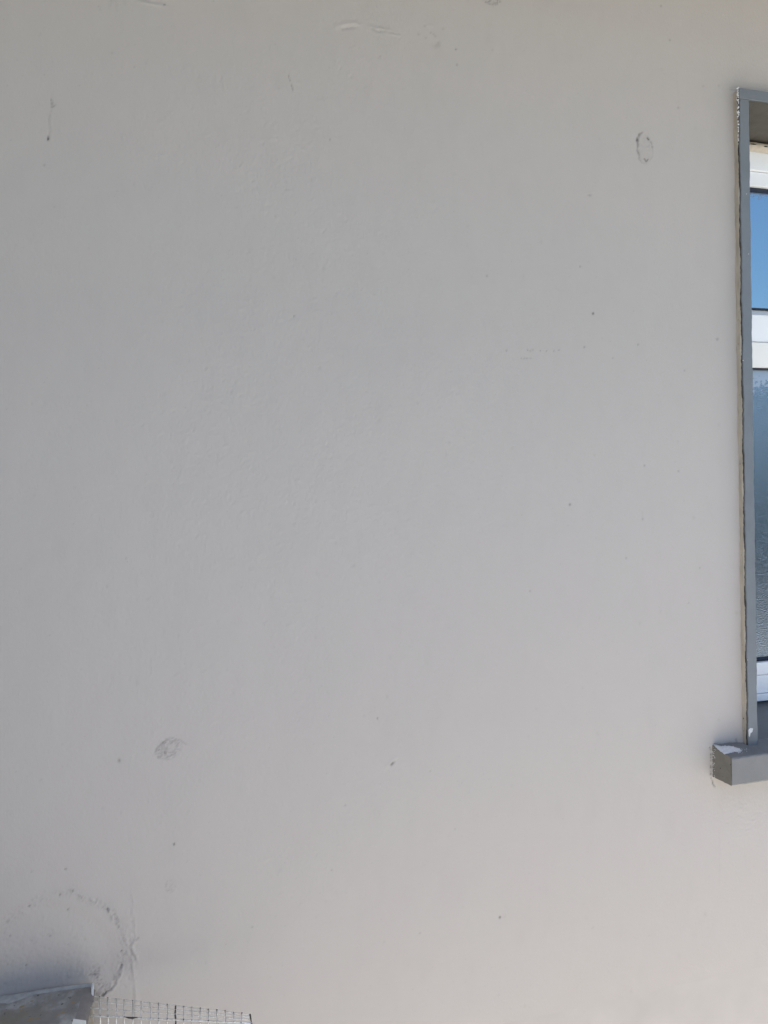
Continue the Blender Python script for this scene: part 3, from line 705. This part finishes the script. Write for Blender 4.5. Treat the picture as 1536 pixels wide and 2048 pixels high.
grid = []
for i in range(NI + 1):
    s = LEN * (1 - (1 - i / NI) ** 1.6)
    row = []
    for j in range(NJ + 1):
        t_ = DEP * j / NJ; p = btop(s, t_)
        if i == NI: p += e * random.uniform(-0.0012, 0.0008)
        row.append(bm.verts.new(p + Vector((0, 0, random.uniform(-0.0002, 0.0002)))))
    grid.append(row)
for i in range(NI):
    for j in range(NJ): bm.faces.new((grid[i][j], grid[i+1][j], grid[i+1][j+1], grid[i][j+1]))
adb(bm_obj("top_plate", bm, M_box, None, True))
bm = bmesh.new(); gv = []
for j in range(41):
    t_ = 0.004 + (DEP - 0.006) * j / 40
    row = []
    for q_ in range(7):
        s_ = LEN - 0.0165 + 0.0185 * q_ / 6
        p = P0 + e * (s_ + random.uniform(-0.0004, 0.0004)) + nrm * t_
        p.z = btop(min(s_, LEN), t_).z + 0.0009 + (-0.002 if q_ == 6 else 0)
        row.append(bm.verts.new(p))
    gv.append(row)
for j in range(40):
    for q_ in range(6): bm.faces.new((gv[j][q_], gv[j][q_+1], gv[j+1][q_+1], gv[j+1][q_]))
adb(bm_obj("edge_flange", bm, material("bare_brown_metal", (0.235, 0.21, 0.19), 0.6, 0.4, var=0.12, scale=60, bump=0.4, bscale=200), None, True))
def quad_sheet(name, pa, pb, pc, pd, mat): return adb(mesh_from(name, [pa, pb, pc, pd], [(0,1,2,3)], mat))
# body below: four sides
bm = bmesh.new()
zt = ZB - 0.0175
def corner(s, t, z): p = P0 + e * s + nrm * t; return (p.x, p.y, z)
cs = [(0.002, 0.004), (LEN - 0.001, 0.004), (LEN - 0.001, DEP - 0.001), (0.002, DEP - 0.001)]
lo = [bm.verts.new(corner(s, t, 0.002)) for s, t in cs]; hi = [bm.verts.new(corner(s, t, zt)) for s, t in cs]
for k in range(4): bm.faces.new((lo[k], lo[(k+1)%4], hi[(k+1)%4], hi[k]))
bm.faces.new(hi)
adb(bm_obj("body", bm, M_box))
# pale upstand of old render and paint left along the back edge
vs, fs = [], []
NB = 150
for k in range(NB + 1):
    s = LEN * k / NB; w_ = 0.0014 + 0.0010 * math.sin(s * 90) + random.uniform(-0.0005, 0.0005)
    u_ = 768 + 0
    sL = s - (LEN - 0.29)
    if 0.105 < LEN - s < 0.20: w_ += 0.010 * math.sin(math.pi * (LEN - s - 0.105) / 0.095) ** 1.2 * (1.25 if LEN - s < 0.15 else 1)
    for (t_, z_) in ((-0.004, 0.0035), (0.0, 0.0042), (w_, 0.0022), (w_ + 0.0012, -0.001)):
        p = P0 + e * s + nrm * t_; z0_ = btop(s, max(0, t_)).z
        vs.append((p.x, p.y, z0_ + z_ * (0.6 if t_ > 0 else 1)))
for k in range(NB):
    for j in range(3): a0 = k*4+j; fs.append((a0, a0+4, a0+5, a0+1))
adb(mesh_from("back_seam", vs, fs, material("seam_render", (0.36, 0.355, 0.33), 0.8, 0.2, var=0.15, scale=90, bump=0.5, bscale=250), None, True))
# upright flake at the corner, and a cream strip with the corner's sunlight put into its colour
pc = P0 + e * (LEN - 0.002) + nrm * 0.004
adb(box("corner_flake", (pc.x - 0.0016, pc.y - 0.012, ZB - 0.014), (pc.x + 0.0016, pc.y + 0.004, ZB + 0.006), M_chip, None, 0.0006))
pk = P0 + e * (LEN + 0.0008) + nrm * 0.040
TC = (H(180, 2034, ZB) - P0).dot(nrm)
bm = bmesh.new()
a_ = [P0 + e*(LEN - 0.019) + nrm*TC, P0 + e*(LEN + 0.0015) + nrm*TC, P0 + e*(LEN + 0.0015) + nrm*(DEP-0.01), P0 + e*(LEN - 0.019) + nrm*(DEP-0.01)]
zz = [ZB + 0.0012, ZB - 0.005, ZB - 0.005, ZB + 0.0012]
up = [bm.verts.new((p.x, p.y, z)) for p, z in zip(a_, zz)]; dn = [bm.verts.new((p.x, p.y, z - 0.03)) for p, z in zip(a_, zz)]
bm.faces.new(up); bm.faces.new(dn[::-1])
for k in range(4): bm.faces.new((up[k], dn[k], dn[(k+1)%4], up[(k+1)%4]))
adb(bm_obj("sunlit_edging", bm, M_cream))

# ------------------------------------------------------------------ welded wire mesh, folded, beside the box
ZM = ZB - 0.012
mesh_root = empty("wire_mesh", H(345, 2040, ZM)); mesh_root.location.z = ZM
tag(mesh_root, "bent piece of galvanised wire mesh beside the grey box", "wire mesh")
adm = lambda o: adopt(o, mesh_root)
Ab, Bb = H(180, 1991.5, ZM), H(500, 2029, ZM)        # back edge
Df, Cf = H(180, 2031.5, ZM), H(503, 2046.5, ZM)      # fold
colsx = [184 + 16.2 * k for k in range(20)]
colsx = [200, 216, 232.5, 248.5, 265, 282, 300, 317.5, 334, 351, 367, 383.5, 400, 417, 434, 450.5, 467.5, 483]
def edge_at(A_, B2, px, ya, yb, xa, xb):   # pixel row on the edge for this column -> point
    t_ = (px - xa) / (xb - xa); return H(px, ya + (yb - ya) * t_, ZM)
def jv(a=0.0006): return Vector((random.uniform(-a, a), random.uniform(-a, a), random.uniform(-a, a)))
def wire(name, pts, r, mat=M_wire): return adm(tube(name, pts, r, mat, None, 6))
for k, px in enumerate(colsx):
    b0 = edge_at(Ab, Bb, px, 1991.5, 2029, 180, 500); f0 = edge_at(Df, Cf, px + random.uniform(-0.6, 0.6), 2031.5, 2046.5, 180, 503)
    ext = (b0 - f0).normalized() * 0.002
    thick = random.uniform(0.0010, 0.0013) if k != 9 else 0.0015
    m_ = b0 * 0.5 + f0 * 0.5 + jv(0.0012); b0 = b0 + jv(0.0008)
    wire("cross_wire", [b0 + ext, m_, f0, f0 + Vector((0, -0.001, -0.004)), f0 + Vector((0, -0.002, -0.12))], thick, M_wire if k != 9 else M_weld)
    for q_ in (b0, f0):
        bm = bmesh.new(); bmesh.ops.create_icosphere(bm, subdivisions=1, radius=random.uniform(0.0010, 0.0017), matrix=Matrix.Translation(q_ + Vector((0, 0, 0.0004))))
        adm(bm_obj("weld", bm, M_weld, None, True))
rows = [0.0, 0.28, 0.62]
for r_, fr in enumerate(rows):
    pts = []
    for k in range(0, 21):
        px = 180 + (499 - 180) * k / 20
        b0 = edge_at(Ab, Bb, px, 1991.5, 2029, 180, 500); f0 = edge_at(Df, Cf, px, 2031.5, 2046.5, 180, 503)
        pts.append(b0.lerp(f0, fr) + jv(0.0005))
    wire("long_wire", pts, 0.0008 if r_ else 0.0007)
pts = [edge_at(Df, Cf, 180 + (503 - 180) * k / 20, 2031.5, 2046.5, 180, 503) + jv(0.0004) for k in range(21)]
wire("fold_wire", pts, 0.0014)
for dzz in (0.016, 0.033, 0.05, 0.067, 0.084, 0.1, 0.117):
    wire("long_wire", [p + Vector((0, -0.0015, -dzz)) + jv(0.0005) for p in pts], 0.0009)
wire("end_wire", [Bb + jv(0.0001), Bb.lerp(Cf, 0.5), Cf, Cf + Vector((0, -0.002, -0.12))], 0.0015, M_weld)
wire("dark_sliver", [H(250, 2034, ZM + 0.002), H(258, 2035.5, ZM + 0.003), H(266, 2036, ZM + 0.003), H(275, 2034.5, ZM + 0.002)], [0.0006, 0.0016, 0.0016, 0.0005], M_weld)  # dark sliver added in place of an unidentified smudge
